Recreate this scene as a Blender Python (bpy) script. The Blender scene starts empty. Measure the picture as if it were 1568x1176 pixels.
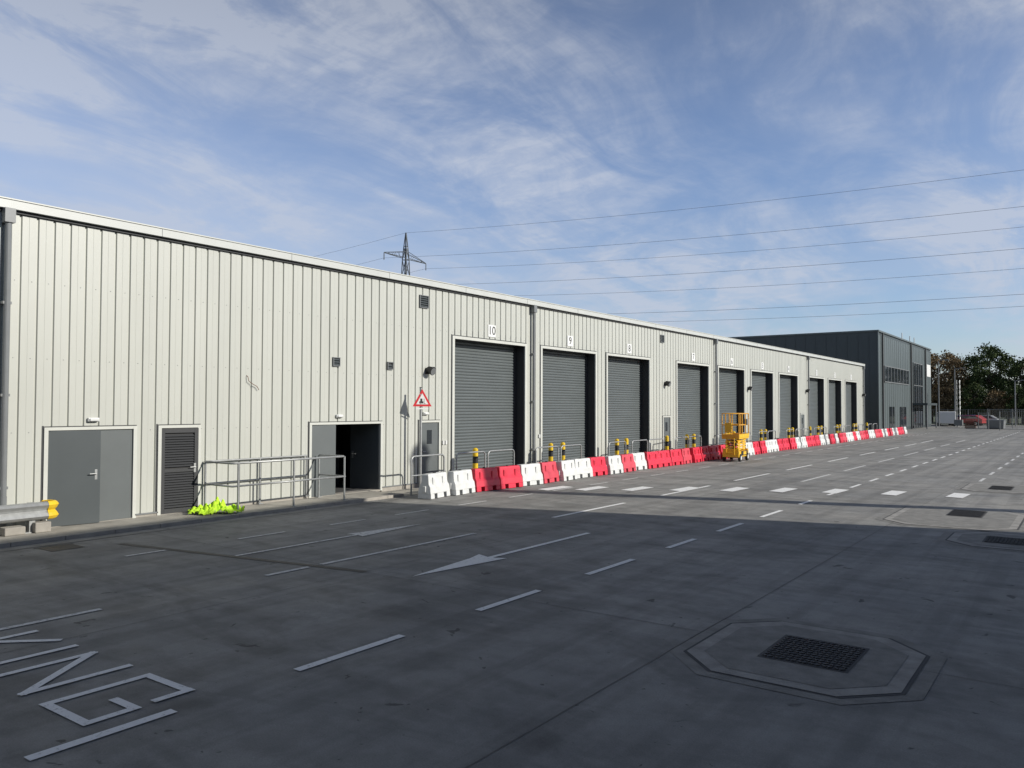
import bpy, bmesh, math, random
from mathutils import Vector, Matrix
random.seed(7)
S=bpy.context.scene
S.view_settings.view_transform='Standard'; S.view_settings.look='None'; S.view_settings.exposure=0
COL=bpy.context.collection

# ---------------- materials ----------------
def new_mat(name,col,rough=.6,metal=0.,noise=0.,nscale=3.,bump=0.,bscale=20.,stretch=None,spec=.5):
    m=bpy.data.materials.new(name); m.use_nodes=True; nt=m.node_tree
    b=nt.nodes['Principled BSDF']; b.inputs['Roughness'].default_value=rough; b.inputs['Metallic'].default_value=metal
    b.inputs['Specular IOR Level'].default_value=spec
    b.inputs['Base Color'].default_value=(*col,1)
    if noise>0 or bump>0:
        g=nt.nodes.new('ShaderNodeNewGeometry'); mp=nt.nodes.new('ShaderNodeMapping')
        nt.links.new(g.outputs['Position'],mp.inputs['Vector'])
        if stretch: mp.inputs['Scale'].default_value=stretch
    if noise>0:
        n=nt.nodes.new('ShaderNodeTexNoise'); n.inputs['Scale'].default_value=nscale; n.inputs['Detail'].default_value=5; n.inputs['Roughness'].default_value=.6
        nt.links.new(mp.outputs[0],n.inputs['Vector'])
        r=nt.nodes.new('ShaderNodeValToRGB'); r.color_ramp.elements[0].position=.3; r.color_ramp.elements[1].position=.7
        r.color_ramp.elements[0].color=(*[c*(1-noise) for c in col],1); r.color_ramp.elements[1].color=(*[min(1,c*(1+noise*.6)) for c in col],1)
        nt.links.new(n.outputs['Fac'],r.inputs[0]); nt.links.new(r.outputs[0],b.inputs['Base Color'])
    if bump>0:
        n2=nt.nodes.new('ShaderNodeTexNoise'); n2.inputs['Scale'].default_value=bscale; n2.inputs['Detail'].default_value=3
        nt.links.new(mp.outputs[0],n2.inputs['Vector'])
        bp=nt.nodes.new('ShaderNodeBump'); bp.inputs['Strength'].default_value=bump; bp.inputs['Distance'].default_value=.02
        nt.links.new(n2.outputs['Fac'],bp.inputs['Height']); nt.links.new(bp.outputs[0],b.inputs['Normal'])
    return m

M={}
M['clad']=new_mat('light_grey_cladding',(.455,.465,.425),.36,0,.05,.8,.10,1.0,(1,1.2,.35))
M['trim']=new_mat('pale_trim',(.52,.53,.49),.4,0,.06,2)
M['gutter']=new_mat('gutter_grey',(.48,.495,.475),.35,0,.05,2)
M['pipe']=new_mat('downpipe_grey',(.17,.18,.185),.4,0,.1,3)
M['door']=new_mat('door_grey_shaded',(.068,.080,.085),.4,0,.06,2)  # darker copy of the door grey, shade on turned leaves put into the colour
M['door2']=new_mat('door_grey_lit',(.110,.123,.125),.4,0,.06,2)
M['shut']=new_mat('shutter_grey',(.105,.120,.123),.42,0,.10,1.5,0,1,(1,.5,3))
M['dark']=new_mat('dark_grey_and_shade',(.03,.032,.035),.6)  # for dark parts, and for shade painted at trims and recesses
M['black']=new_mat('black_plastic',(.015,.015,.016),.5)
M['galv']=new_mat('galvanised_steel',(.36,.37,.37),.42,.5,.15,12)
M['red']=new_mat('red_plastic',(.66,.022,.055),.42,0,.22,5,.1,40)
M['redf']=new_mat('red_plastic_faded',(.62,.06,.09),.5,0,.28,4,.1,40)
M['white']=new_mat('white_plastic',(.62,.63,.62),.45,0,.14,5,.1,40)
M['yellow']=new_mat('yellow_paint',(.72,.48,.02),.4,0,.12,6)
M['lyellow']=new_mat('lift_yellow',(.74,.44,.02),.4,0,.15,6)
M['orange']=new_mat('lift_orange',(.72,.36,.03),.4,0,.1,6)
M['hivis']=new_mat('hi_vis_fabric',(.50,.80,.03),.8,0,.25,12,.6,25)
M['signw']=new_mat('sign_white',(.68,.69,.68),.4)
M['signr']=new_mat('sign_red',(.55,.02,.03),.4)
M['signb']=new_mat('sign_back',(.3,.3,.3),.5)
M['glass']=new_mat('dark_glass',(.02,.025,.03),.06,0,spec=.8)
M['slate']=new_mat('slate_cladding',(.042,.055,.060),.5,0,.10,.4,0,1,(1,1,.3))
M['slate2']=new_mat('slate_cladding_lit',(.085,.105,.108),.45,0,.12,.4,0,1,(1,1,.3))  # lit copy of the slate: sunlight on the office front put into the colour
M['kerb']=new_mat('kerb_concrete',(.32,.30,.265),.85,0,.2,4,.3,30)
M['path']=new_mat('path_concrete',(.35,.33,.285),.85,0,.22,2.5,.3,30)
M['iron']=new_mat('cast_iron',(.028,.027,.027),.6,.3,.3,8,.5,30)
M['joint']=new_mat('joint_sealant',(.06,.06,.06),.8,0,.3,3)
M['jointf']=new_mat('joint_worn',(.15,.147,.14),.85,0,.4,3)
M['surround']=new_mat('cover_surround_concrete',(.225,.22,.205),.85,0,.3,4,.3,40)
M['surround2']=new_mat('cover_surround_light',(.31,.30,.28),.85,0,.3,4,.3,40)
M['roof']=new_mat('roof_sheet',(.35,.36,.36),.5,0,.1,.5)
M['bark']=new_mat('bark',(.07,.055,.04),.9,0,.3,6)
M['tyre']=new_mat('tyre',(.02,.02,.02),.8)
M['carred']=new_mat('car_red',(.35,.03,.03),.3); M['carwhite']=new_mat('car_white',(.6,.6,.6),.3); M['carblue']=new_mat('car_blue',(.05,.09,.22),.3); M['carsilver']=new_mat('car_silver',(.35,.36,.38),.3,.3)
M['pylon']=new_mat('pylon_steel',(.10,.11,.12),.5,.2)
M['inner']=new_mat('interior_wall',(.07,.07,.07),.8)
M['brown']=new_mat('brown_cable',(.15,.07,.04),.6)

def leafmat(name,c1,c2):
    m=bpy.data.materials.new(name); m.use_nodes=True; nt=m.node_tree; b=nt.nodes['Principled BSDF']
    g=nt.nodes.new('ShaderNodeNewGeometry'); n=nt.nodes.new('ShaderNodeTexNoise'); n.inputs['Scale'].default_value=.9; n.inputs['Detail'].default_value=4
    nt.links.new(g.outputs['Position'],n.inputs['Vector'])
    r=nt.nodes.new('ShaderNodeValToRGB'); r.color_ramp.elements[0].position=.35; r.color_ramp.elements[1].position=.65
    r.color_ramp.elements[0].color=(*c1,1); r.color_ramp.elements[1].color=(*c2,1)
    nt.links.new(n.outputs['Fac'],r.inputs[0]); nt.links.new(r.outputs[0],b.inputs['Base Color']); b.inputs['Roughness'].default_value=.8
    b.inputs['Specular IOR Level'].default_value=.2
    return m
M['leafg']=leafmat('leaf_dark_green',(.022,.040,.012),(.07,.095,.03))
M['leafb']=leafmat('leaf_autumn',(.12,.085,.045),(.22,.16,.085))

def paint_mat(name,wear,hi=.56):
    m=bpy.data.materials.new(name); m.use_nodes=True; nt=m.node_tree; b=nt.nodes['Principled BSDF']
    g=nt.nodes.new('ShaderNodeNewGeometry'); n=nt.nodes.new('ShaderNodeTexNoise'); n.inputs['Scale'].default_value=16; n.inputs['Detail'].default_value=8; n.inputs['Roughness'].default_value=.78
    nt.links.new(g.outputs['Position'],n.inputs['Vector'])
    r=nt.nodes.new('ShaderNodeValToRGB'); r.color_ramp.elements[0].position=wear-.10; r.color_ramp.elements[1].position=wear+.04
    r.color_ramp.elements[0].color=(.27,.27,.26,1); r.color_ramp.elements[1].color=(hi,hi,hi*.98,1)
    nt.links.new(n.outputs['Fac'],r.inputs[0]); nt.links.new(r.outputs[0],b.inputs['Base Color']); b.inputs['Roughness'].default_value=.7
    return m
M['paint']=paint_mat('road_paint',.41,.80)
M['paintw']=paint_mat('road_paint_worn',.47,.66)

def concrete():
    m=bpy.data.materials.new('yard_concrete'); m.use_nodes=True; nt=m.node_tree; N=nt.nodes; L=nt.links; b=N['Principled BSDF']
    g=N.new('ShaderNodeNewGeometry')
    def noise(sc,det=6,rough=.6,stretch=None,dist=0,rot=0,loc=(0,0,0)):
        mp=N.new('ShaderNodeMapping'); L.new(g.outputs['Position'],mp.inputs['Vector']); mp.inputs['Rotation'].default_value=(0,0,rot); mp.inputs['Location'].default_value=loc
        if stretch: mp.inputs['Scale'].default_value=stretch
        n=N.new('ShaderNodeTexNoise'); n.inputs['Scale'].default_value=sc; n.inputs['Detail'].default_value=det; n.inputs['Roughness'].default_value=rough; n.inputs['Distortion'].default_value=dist
        L.new(mp.outputs[0],n.inputs['Vector']); return n.outputs['Fac']
    def ramp(src,a,bb,ca,cb):
        r=N.new('ShaderNodeValToRGB'); r.color_ramp.elements[0].position=a; r.color_ramp.elements[1].position=bb
        r.color_ramp.elements[0].color=(ca,ca,ca,1) if not isinstance(ca,tuple) else (*ca,1); r.color_ramp.elements[1].color=(cb,cb,cb,1) if not isinstance(cb,tuple) else (*cb,1)
        L.new(src,r.inputs[0]); return r.outputs[0]
    def mul(a,c,f=1.):
        x=N.new('ShaderNodeMix'); x.data_type='RGBA'; x.blend_type='MULTIPLY'; x.inputs[0].default_value=f
        L.new(a,x.inputs[6]); L.new(c,x.inputs[7]); return x.outputs[2]
    base=ramp(noise(.30,8,.62),.3,.7,(.265,.265,.255),(.375,.365,.34))
    c=mul(base,ramp(noise(2.6,6,.7),.36,.58,.80,1.0))
    c=mul(c,ramp(noise(1.0,5,.6,(.5,1,1),1.0),.36,.50,.76,1.0))
    c=mul(c,ramp(noise(.6,4,.6,(4.0,.10,1),.2,.05),.40,.55,.82,1.0))
    c=mul(c,ramp(noise(.5,3,.6,(.15,4,1),.2,.3),.36,.46,.88,1.0))
    c=mul(c,ramp(noise(70,3,.7),.3,.62,.82,1.03))
    c=mul(c,ramp(noise(3.7,3,.5,None,.7),.275,.305,.42,1.0))
    c=mul(c,ramp(noise(11,2,.5,None,.4,0,(3,7,0)),.25,.275,.40,1.0))
    # pale scuffs
    c=mul(c,ramp(noise(1.7,6,.75,(1,.6,1),1.2,.5,(9,2,0)),.58,.70,1.0,1.16))
    br=N.new('ShaderNodeTexBrick'); br.inputs['Color1'].default_value=(.88,.88,.88,1); br.inputs['Color2'].default_value=(1,1,1,1); br.inputs['Mortar'].default_value=(.9,.9,.9,1)
    br.inputs['Scale'].default_value=1; br.inputs['Brick Width'].default_value=5.2; br.inputs['Row Height'].default_value=6.1; br.inputs['Mortar Size'].default_value=.004; br.offset=0
    mp=N.new('ShaderNodeMapping'); mp.inputs['Location'].default_value=(8.62+5.2,-2.1+6.1,0); L.new(g.outputs['Position'],mp.inputs['Vector']); L.new(mp.outputs[0],br.inputs['Vector']); c=mul(c,br.outputs['Color'])
    L.new(c,b.inputs['Base Color'])
    rr=ramp(noise(.8,4),.3,.7,.62,.85); L.new(rr,b.inputs['Roughness'])
    bp=N.new('ShaderNodeBump'); bp.inputs['Strength'].default_value=.35; bp.inputs['Distance'].default_value=.01; L.new(noise(55,3),bp.inputs['Height']); L.new(bp.outputs[0],b.inputs['Normal'])
    b.inputs['Specular IOR Level'].default_value=.25
    return m
M['yard']=concrete()
M['field']=new_mat('field_grass',(.07,.085,.035),.95,0,.3,.1)

# ---------------- mesh builder ----------------
class MB:
    def __init__(s): s.v=[]; s.f=[]; s.m=[]; s.mats=[]
    def mi(s,m):
        if m not in s.mats: s.mats.append(m)
        return s.mats.index(m)
    def add(s,vs,fs,m):
        o=len(s.v); s.v+= [tuple(x) for x in vs]; k=s.mi(m)
        for f in fs: s.f.append(tuple(i+o for i in f)); s.m.append(k)
    def box(s,c,d,m,rz=0,top=(1,1)):
        x,y,z=[q/2 for q in d]; vs=[]
        for sz,t in ((-1,(1,1)),(1,top)):
            for sx,sy in ((-1,-1),(1,-1),(1,1),(-1,1)):
                px,py=sx*x*t[0],sy*y*t[1]
                vs.append((c[0]+px*math.cos(rz)-py*math.sin(rz),c[1]+px*math.sin(rz)+py*math.cos(rz),c[2]+sz*z))
        s.add(vs,[(3,2,1,0),(4,5,6,7),(0,1,5,4),(1,2,6,5),(2,3,7,6),(3,0,4,7)],m)
    def bb(s,x0,x1,y0,y1,z0,z1,m): s.box(((x0+x1)/2,(y0+y1)/2,(z0+z1)/2),(abs(x1-x0),abs(y1-y0),abs(z1-z0)),m)
    def cyl(s,p,q,r,m,n=10,r2=None):
        p=Vector(p); q=Vector(q); a=(q-p).normalized(); r2=r if r2 is None else r2
        u=a.cross(Vector((0,0,1))); 
        if u.length<1e-4: u=Vector((1,0,0))
        u.normalize(); w=a.cross(u); vs=[]
        for P,R in ((p,r),(q,r2)):
            for i in range(n):
                t=2*math.pi*i/n; vs.append(P+u*math.cos(t)*R+w*math.sin(t)*R)
        fs=[(i,(i+1)%n,n+(i+1)%n,n+i) for i in range(n)]+[tuple(range(n))[::-1],tuple(range(n,2*n))]
        s.add(vs,fs,m)
    def poly(s,pts,z,m): s.add([(x,y,z) for x,y in pts],[tuple(range(len(pts)))],m)
    def rect(s,x0,x1,y0,y1,z,m): s.poly([(x0,y0),(x1,y0),(x1,y1),(x0,y1)],z,m)
    def line(s,a,b,w,z,m):
        a=Vector(a);b=Vector(b);d=(b-a).normalized();n=Vector((-d.y,d.x))*w/2
        s.poly([tuple(a+n),tuple(a-n),tuple(b-n),tuple(b+n)],z,m)
    def build(s,name,parent=None,bevel=0,flat=False):
        me=bpy.data.meshes.new(name); me.from_pydata(s.v,[],s.f)
        for m in s.mats: me.materials.append(m)
        me.polygons.foreach_set('material_index',s.m)
        if not flat:
            bm=bmesh.new(); bm.from_mesh(me); bmesh.ops.recalc_face_normals(bm,faces=bm.faces); bm.to_mesh(me); bm.free()
        me.update(); o=bpy.data.objects.new(name,me); COL.objects.link(o)
        if parent: o.parent=parent
        if bevel:
            b=o.modifiers.new('bevel','BEVEL'); b.width=bevel; b.segments=2; b.limit_method='ANGLE'
        return o
def empty(name,loc=(0,0,0),rz=0):
    e=bpy.data.objects.new(name,None); e.location=loc; e.rotation_euler=(0,0,rz); COL.objects.link(e); return e
def tube(name,pts,r,m,parent=None,cyclic=False,splines=None):
    cu=bpy.data.curves.new(name,'CURVE'); cu.dimensions='3D'; cu.bevel_depth=r; cu.bevel_resolution=2
    for P in (splines or [pts]):
        sp=cu.splines.new('POLY'); sp.points.add(len(P)-1)
        for i,p in enumerate(P): sp.points[i].co=(*p,1)
        sp.use_cyclic_u=cyclic
    cu.materials.append(m); o=bpy.data.objects.new(name,cu); COL.objects.link(o)
    if parent: o.parent=parent
    return o
def text(name,body,size,loc,rot,m,parent):
    cu=bpy.data.curves.new(name,'FONT'); cu.body=body; cu.size=size; cu.align_x='CENTER'; cu.align_y='CENTER'; cu.extrude=.002
    cu.materials.append(m); o=bpy.data.objects.new(name,cu); o.location=loc; o.rotation_euler=rot; COL.objects.link(o); o.parent=parent; return o
def arc(c,r,a0,a1,ax1,ax2,n=6):
    c=Vector(c); ax1=Vector(ax1); ax2=Vector(ax2)
    return [tuple(c+ax1*r*math.cos(a0+(a1-a0)*i/n)+ax2*r*math.sin(a0+(a1-a0)*i/n)) for i in range(n+1)]

# ---------------- ground ----------------
b=MB(); b.rect(-2500,2500,-2500,2500,-.03,M['field']); b.build('ground')
b=MB(); b.rect(-60,60,-80,131,0,M['yard']); b.build('concrete_yard')

WX=-16.2
e=empty('pavement')
b=MB(); b.bb(WX-.02,-15.06,-12,15.6,-.02,.07,M['path']); b.build('path_slab',e)
b=MB()
y=-12
while y<15.6:
    b.bb(-15.055,-14.93,y+.004,min(y+.9,15.6)-.004,-.02,.075,M['kerb']); y+=.9
b.build('kerb',e,.008)
b=MB(); b.bb(WX-.02,-14.95,15.61,74.7,-.02,.012,M['path']); b.build('door_apron',e)

# joints
b=MB()
for x in (-8.62,-3.42,1.8): b.line((x,-20),(x,130),.009,.004,M['jointf'])
for y in (-4,2.1,8.19,14.3,20.4,26.6,32.7,44,56,68,80,92): b.line((-14.9,y-.03),(4.9,y+.03),.009,.0045,M['jointf'])
b.build('slab_joint')
b=MB(); b.line((-13.73,7.27),(-8.59,8.19),.085,.006,M['iron']); b.line((-13.73,7.215),(-8.59,8.135),.012,.0075,M['joint']); b.line((-13.73,7.325),(-8.59,8.245),.012,.0075,M['joint']); b.build('drain_channel')
b=MB(); b.line((-14.55,-5),(-14.55,15),.05,.0055,M['jointf']); b.build('kerb_drain')

# ---------------- road markings ----------------
b=MB(); P=M['paint']; PW=M['paintw']; z=.008
for a,c in [(2.5,3.58),(4.78,6.16),(7.44,8.72),(9.96,11.38),(12.65,13.81),(14.92,16.25),(17.44,18.84),(20.28,21.28)]:
    b.rect(-5.955,-5.855,a,c,z,P)
y=22.9
while y<95: b.rect(-5.955,-5.855,y,y+1.25,z,P); y+=2.55
b.rect(-5.955,-5.855,-.2,1.1,z,P)
for a,c in [(3.0,4.82),(7.15,7.92),(8.15,11.9)]: b.rect(-9.57,-9.48,a,c,z,PW)
for a,c in [(6.71,7.4),(8.8,9.83),(10.95,11.91),(12.83,13.91)]: b.rect(-12.57,-12.49,a,c,z,PW)
y=15.0
while y<85: b.rect(-12.57,-12.49,y,y+1.1,z,PW); y+=2.1
for a,c in [(14.6,17.9),(20,23.4),(25.5,29),(31,34.5),(37,40.5),(43,46.5),(49,53),(55,59),(61,66)]:
    b.rect(-9.57,-9.46,a,c,z,P)
for a,c in [(26.5,30),(32,35.5),(38,41.5),(44,48),(50,54),(56,60),(63,68)]:
    b.rect(-7.7,-7.6,a,c,z,PW)
y=27
while y<95: b.rect(-3.05,-2.95,y,y+1.5,z,PW); y+=3.2
b.build('lane_marking',flat=True)
b=MB()
b.rect(-7.86,-7.76,10.3,13.23,z,P); b.poly([(-7.82,8.35),(-7.6,9.9),(-7.55,10.25),(-7.76,10.15),(-7.76,10.3),(-7.86,10.3),(-7.86,10.15),(-8.12,10.25),(-8.02,9.9)],z,P); b.build('road_arrow',flat=True)
b=MB()
b.rect(-11.2,-11.12,7.79,10.4,z,PW); b.poly([(-11.2,10.4),(-11.12,10.4),(-10.95,10.35),(-11.15,12.2),(-11.38,10.35)],z,PW); b.build('road_arrow.001',flat=True)
b=MB()
for x,y in [(-12.85,19.85),(-11.95,20.45),(-10.85,21.2),(-9.7,22),(-8.5,22.8),(-7.3,23.5),(-6.0,24.1),(-4.55,24.6),(-3.0,25.0)]:
    b.poly([(x-.24,y-.6),(x+.18,y-.68),(x+.24,y+.6),(x-.18,y+.68)],z+.003,P)
b.build('give_way_marking',flat=True)
b=MB(); w=.08
def st(pts):
    global _k
    for a,c in zip(pts,pts[1:]):
        _k=(_k+1)%9
        d=(Vector(c)-Vector(a)).normalized()*w/2
        b.line(tuple(Vector(a)-d),tuple(Vector(c)+d),w,z+.0004*_k,P)
_k=0
st([(-9.15,3.04),(-9.15,3.92)]); st([(-8.62,3.92),(-9.1,3.48),(-8.6,3.04)])
st([(-8.28,3.04),(-8.28,3.92)])
st([(-7.9,3.04),(-7.9,3.92),(-7.25,3.04),(-7.25,3.92)])
st([(-6.22,3.62),(-6.22,3.90),(-6.86,3.90),(-6.86,3.04),(-6.2,3.04),(-6.2,3.42),(-6.5,3.42)])
b.build('road_lettering',flat=True)

# ---------------- manholes ----------------
def octa(x0,x1,y0,y1,c): return [(x0,y0+c),(x0,y1-c),(x0+c,y1),(x1-c,y1),(x1,y1-c),(x1,y0+c),(x1-c,y0),(x0+c,y0)]
def manhole(name,x0,x1,y0,y1,c,cx0,cx1,cy0,cy1):
    e=empty(name)
    b=MB(); b.poly(octa(x0-.14,x1+.14,y0-.14,y1+.14,c+.1),.004,M['surround']); b.poly(octa(x0,x1,y0,y1,c),.007,M['joint'])
    b.poly(octa(x0+.03,x1-.035,y0+.022,y1-.022,c),.010,M['surround2']); b.poly(octa(x0+.17,x1-.17,y0+.17,y1-.17,c-.05),.013,M['surround']); b.build('concrete_surround',e,flat=True)
    b=MB(); b.rect(cx0-.03,cx1+.03,cy0-.03,cy1+.03,.016,M['joint'])
    b.rect(cx0,cx1,cy0,cy1,.018,M['iron']); b.build('frame',e,flat=True)
    b=MB(); n=14; m=12
    for i in range(n):
        for j in range(m):
            x=cx0+(i+.5)/n*(cx1-cx0); y=cy0+(j+.5)/m*(cy1-cy0)
            b.box((x,y,.021),((cx1-cx0)/n*.8,(cy1-cy0)/m*.35,.008),M['iron'],rz=.6 if (i+j)%2 else -.6)
    b.build('tread_pattern',e)
manhole('manhole_cover',-3.3,-1.3,7.0,9.12,.42,-2.62,-1.85,7.7,8.55)
manhole('manhole_cover',-3.7,-1.2,18.2,21.9,.5,-2.65,-2.0,20.2,21.45)
manhole('manhole_cover',-3.2,-1.4,26.6,29.6,.4,-2.5,-1.95,27.4,28.7)
manhole('manhole_cover',-2.2,-.2,16.0,18.0,.45,-1.6,-.8,16.6,17.4)
b=MB(); b.rect(-14.4,-13.9,6.2,6.75,.006,M['iron']); b.rect(-14.45,-14.4,6.15,6.8,.006,M['joint']); b.build('drain_cover',flat=True)

# ---------------- warehouse ----------------
wh=empty('warehouse_building')
Y0,Y1=-10.8,74.75; EH=6.04
shut=[(19.15,23.0),(24.1,27.95),(28.95,32.8),(35.8,39.7),(41.1,45.0),(46.2,50.1),(51.4,55.3),(58.05,61.9),(63.2,67.0),(68.4,72.2)]
SH=4.55
doors=[(7.12,8.80,1.93,'dbl'),(9.42,10.28,1.93,'louv'),(13.5,15.95,1.93,'open'),(17.6,18.42,1.93,'single'),(34.25,35.0,1.93,'single2'),(56.0,56.8,1.93,'single2')]
ops=[(a,c,0,SH) for a,c in shut]+[(a,c,.05,h) for a,c,h,_ in doors]
prof=[]; y=Y0
while y<Y1:
    for dy,dx in ((0,0),(.115,0),(.12,-.003),(.125,0),(.247,0),(.261,-.034),(.286,-.034)): 
        if y+dy<Y1: prof.append((y+dy,dx))
    y+=.3
prof.append((Y1,0))
def px(y):
    for i in range(len(prof)-1):
        if prof[i][0]<=y<=prof[i+1][0]:
            a,c=prof[i],prof[i+1]; t=(y-a[0])/max(1e-9,c[0]-a[0]); return a[1]+(c[1]-a[1])*t
    return 0
ys=sorted(set([p[0] for p in prof]+[v for o in ops for v in o[:2]]))
b=MB()
for i in range(len(ys)-1):
    a,c=ys[i],ys[i+1]
    if c-a<1e-6: continue
    mid=(a+c)/2; z0=[(.12,EH)]
    for o in ops:
        if o[0]<=mid<=o[1]: z0=[(o[3],EH)]
    for lo,hi in z0:
        xa,xc=WX+px(a),WX+px(c)
        b.add([(xa,a,lo),(xc,c,lo),(xc,c,hi),(xa,a,hi)],[(0,1,2,3)],M['clad'])
b.build('front_cladding',wh)
b=MB(); segs=[]; cur=Y0
for o in sorted(ops):
    segs.append((cur,o[0]-.06)); cur=o[1]+.06
segs.append((cur,Y1))
for a,c in segs:
    if c>a:
        b.bb(WX-.06,WX+.012,a,c,0,.118,M['kerb']); b.bb(WX-.05,WX+.03,a,c,.12,.15,M['pipe'])
b.build('plinth',wh)
b=MB()
y=Y0+.18
while y<46:
    for zz in (1.9,3.3,4.75):
        if not any(o[0]-.05<y<o[1]+.05 and zz<o[3]+.1 for o in ops): b.box((WX+.004,y,zz),(.008,.012,.012),M['pipe'])
    y+=.3
b.build('fixings',wh)
b=MB()
b.bb(WX-.1,WX+.13,Y0,Y1+.1,6.045,6.21,M['gutter']); b.bb(WX-.1,WX+.15,Y0,Y1+.1,6.21,6.235,M['trim']); b.bb(WX-.03,WX+.05,Y0,Y1,5.99,6.044,M['dark'])
yy=Y0+3
while yy<Y1: b.bb(WX+.13,WX+.134,yy,yy+.012,6.045,6.21,M['pipe']); yy+=3.42
b.build('gutter_fascia',wh,.01)
b=MB()
b.add([(WX-.1,Y0,6.23),(WX-.1,Y1+.1,6.23),(-40,Y1+.1,7.2),(-40,Y0,7.2)],[(0,1,2,3)],M['roof'])
b.add([(-40,Y0,7.2),(-40,Y1+.1,7.2),(-64,Y1+.1,6.2),(-64,Y0,6.2)],[(0,1,2,3)],M['roof'])
for yy in (Y0,Y1+.03):
    b.add([(WX-.05,yy,0),(-64,yy,0),(-64,yy,6.2),(-40,yy,7.19),(WX-.05,yy,6.2)],[(0,1,2,3,4)],M['clad'])
b.add([(-64,Y0,0),(-64,Y1,0),(-64,Y1,6.2),(-64,Y0,6.2)],[(0,1,2,3)],M['clad'])
b.build('roof_and_sides',wh)
b=MB(); b.bb(WX-.1,WX+.035,Y1-.12,Y1+.06,.12,6.04,M['trim']); b.build('corner_trim',wh)
for k in range(-1,5):
    t=6.32+17.1*k-(.25 if k==4 else 0)
    b=MB(); b.cyl((WX+.11,t,.1),(WX+.11,t,6.04),.055,M['pipe'],14)
    for zz in (.9,2.6,4.3,5.8): b.box((WX+.06,t,zz),(.14,.15,.05),M['pipe'])
    b.bb(WX+.04,WX+.19,t-.09,t+.09,5.78,6.043,M['pipe']); b.cyl((WX+.11,t,.1),(WX+.11,t,.75),.062,M['pipe'],14); b.build('downpipe',wh)
for n,(a,c) in enumerate(shut):
    b=MB(); D=.42; X=WX-D
    b.bb(WX-.02,WX+.03,a-.11,a,0,SH+.09,M['trim']); b.bb(WX-.02,WX+.03,c,c+.11,0,SH+.09,M['trim']); b.bb(WX-.02,WX+.033,a,c,SH,SH+.09,M['trim'])
    b.bb(WX-.045,WX+.006,a-.15,a-.113,0.15,SH+.13,M['dark']); b.bb(WX-.045,WX+.005,a-.112,c+.112,SH+.092,SH+.12,M['dark'])  # dark strips paint the shadow line left of and above the trim
    b.build('shutter_frame',wh)
    b=MB(); b.bb(X-.05,WX-.022,a-.1,a-.001,0,SH,M['dark']); b.bb(X-.05,WX-.022,c+.001,c+.1,0,SH,M['dark']); b.bb(X-.05,WX-.022,a-.1,c+.1,SH,SH+.3,M['dark'])  # recess shade is put into the dark jamb and head colour
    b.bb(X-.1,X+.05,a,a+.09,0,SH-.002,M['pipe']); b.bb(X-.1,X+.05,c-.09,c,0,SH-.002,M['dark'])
    b.build('shutter_reveal',wh)
    b=MB(); zz=.14; vs=[];fs=[]
    while zz<SH+.02:
        for dz,dx in ((0,-.016),(.012,.012),(.05,.020),(.078,.006)): vs+=[(X+dx,a+.08,zz+dz),(X+dx,c-.08,zz+dz)]
        zz+=.10
    for i in range(len(vs)//2-1): fs.append((2*i,2*i+1,2*i+3,2*i+2))
    b.add(vs,fs,M['shut']); b.bb(X-.03,X+.03,a+.08,c-.08,.01,.14,M['pipe']); b.bb(X-.02,X+.035,a+.09,c-.09,0,.03,M['black']); b.build('shutter_curtain',wh)
    b=MB(); mid=(a+c)/2; b.bb(WX+.002,WX+.02,mid-.2,mid+.2,4.74,5.14,M['signw']); b.build('number_plate',wh)
    text('number',str(10-n),.40,(WX+.024,mid,4.94),(math.pi/2,0,math.pi/2),M['black'],wh)
def leaf(name,hinge,width,h,ang,mat,parent,side,louv=False,win=False,handle=True):
    e=empty(name,(WX-.03,hinge,.08)); e.parent=parent; e.rotation_euler=(0,0,ang)
    b=MB(); y0,y1=(0.008,width-.006) if side>0 else (-width+.006,-.008)
    if louv:
        b.bb(-.025,.02,y0,y0+.09,0,h,mat); b.bb(-.025,.02,y1-.09,y1,0,h,mat); b.bb(-.025,.019,y0+.09,y1-.09,h-.1,h,mat); b.bb(-.025,.019,y0+.09,y1-.09,0,.1,mat); b.bb(-.025,.018,y0+.09,y1-.09,h*.48,h*.52,mat)
        zz=.12
        while zz<h-.13:
            if not(h*.46<zz<h*.52):
                b.add([(.018,y0+.09,zz),(.018,y1-.09,zz),(-.02,y1-.09,zz+.045),(-.02,y0+.09,zz+.045)],[(0,1,2,3)],mat)
            zz+=.055
        b.bb(-.03,-.026,y0,y1,0,h,M['black'])
    else: b.bb(-.025,.02,y0,y1,0,h,mat)
    if win: 
        ym=(y0+y1)/2; b.bb(.02,.026,ym-.1,ym+.12,1.2,1.62,M['glass']); 
    hy=y1-.08 if side>0 else y0+.08
    if handle:
        b.bb(.02,.026,hy-.025,hy+.025,.86,1.06,M['galv']); b.cyl((.02,hy,.98),(.07,hy,.98),.012,M['galv'],8); b.cyl((.07,hy,.98),(.07,hy-side*.13,.98),.011,M['galv'],8)
    b.build(name+'_panel',e,.003)
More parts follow.
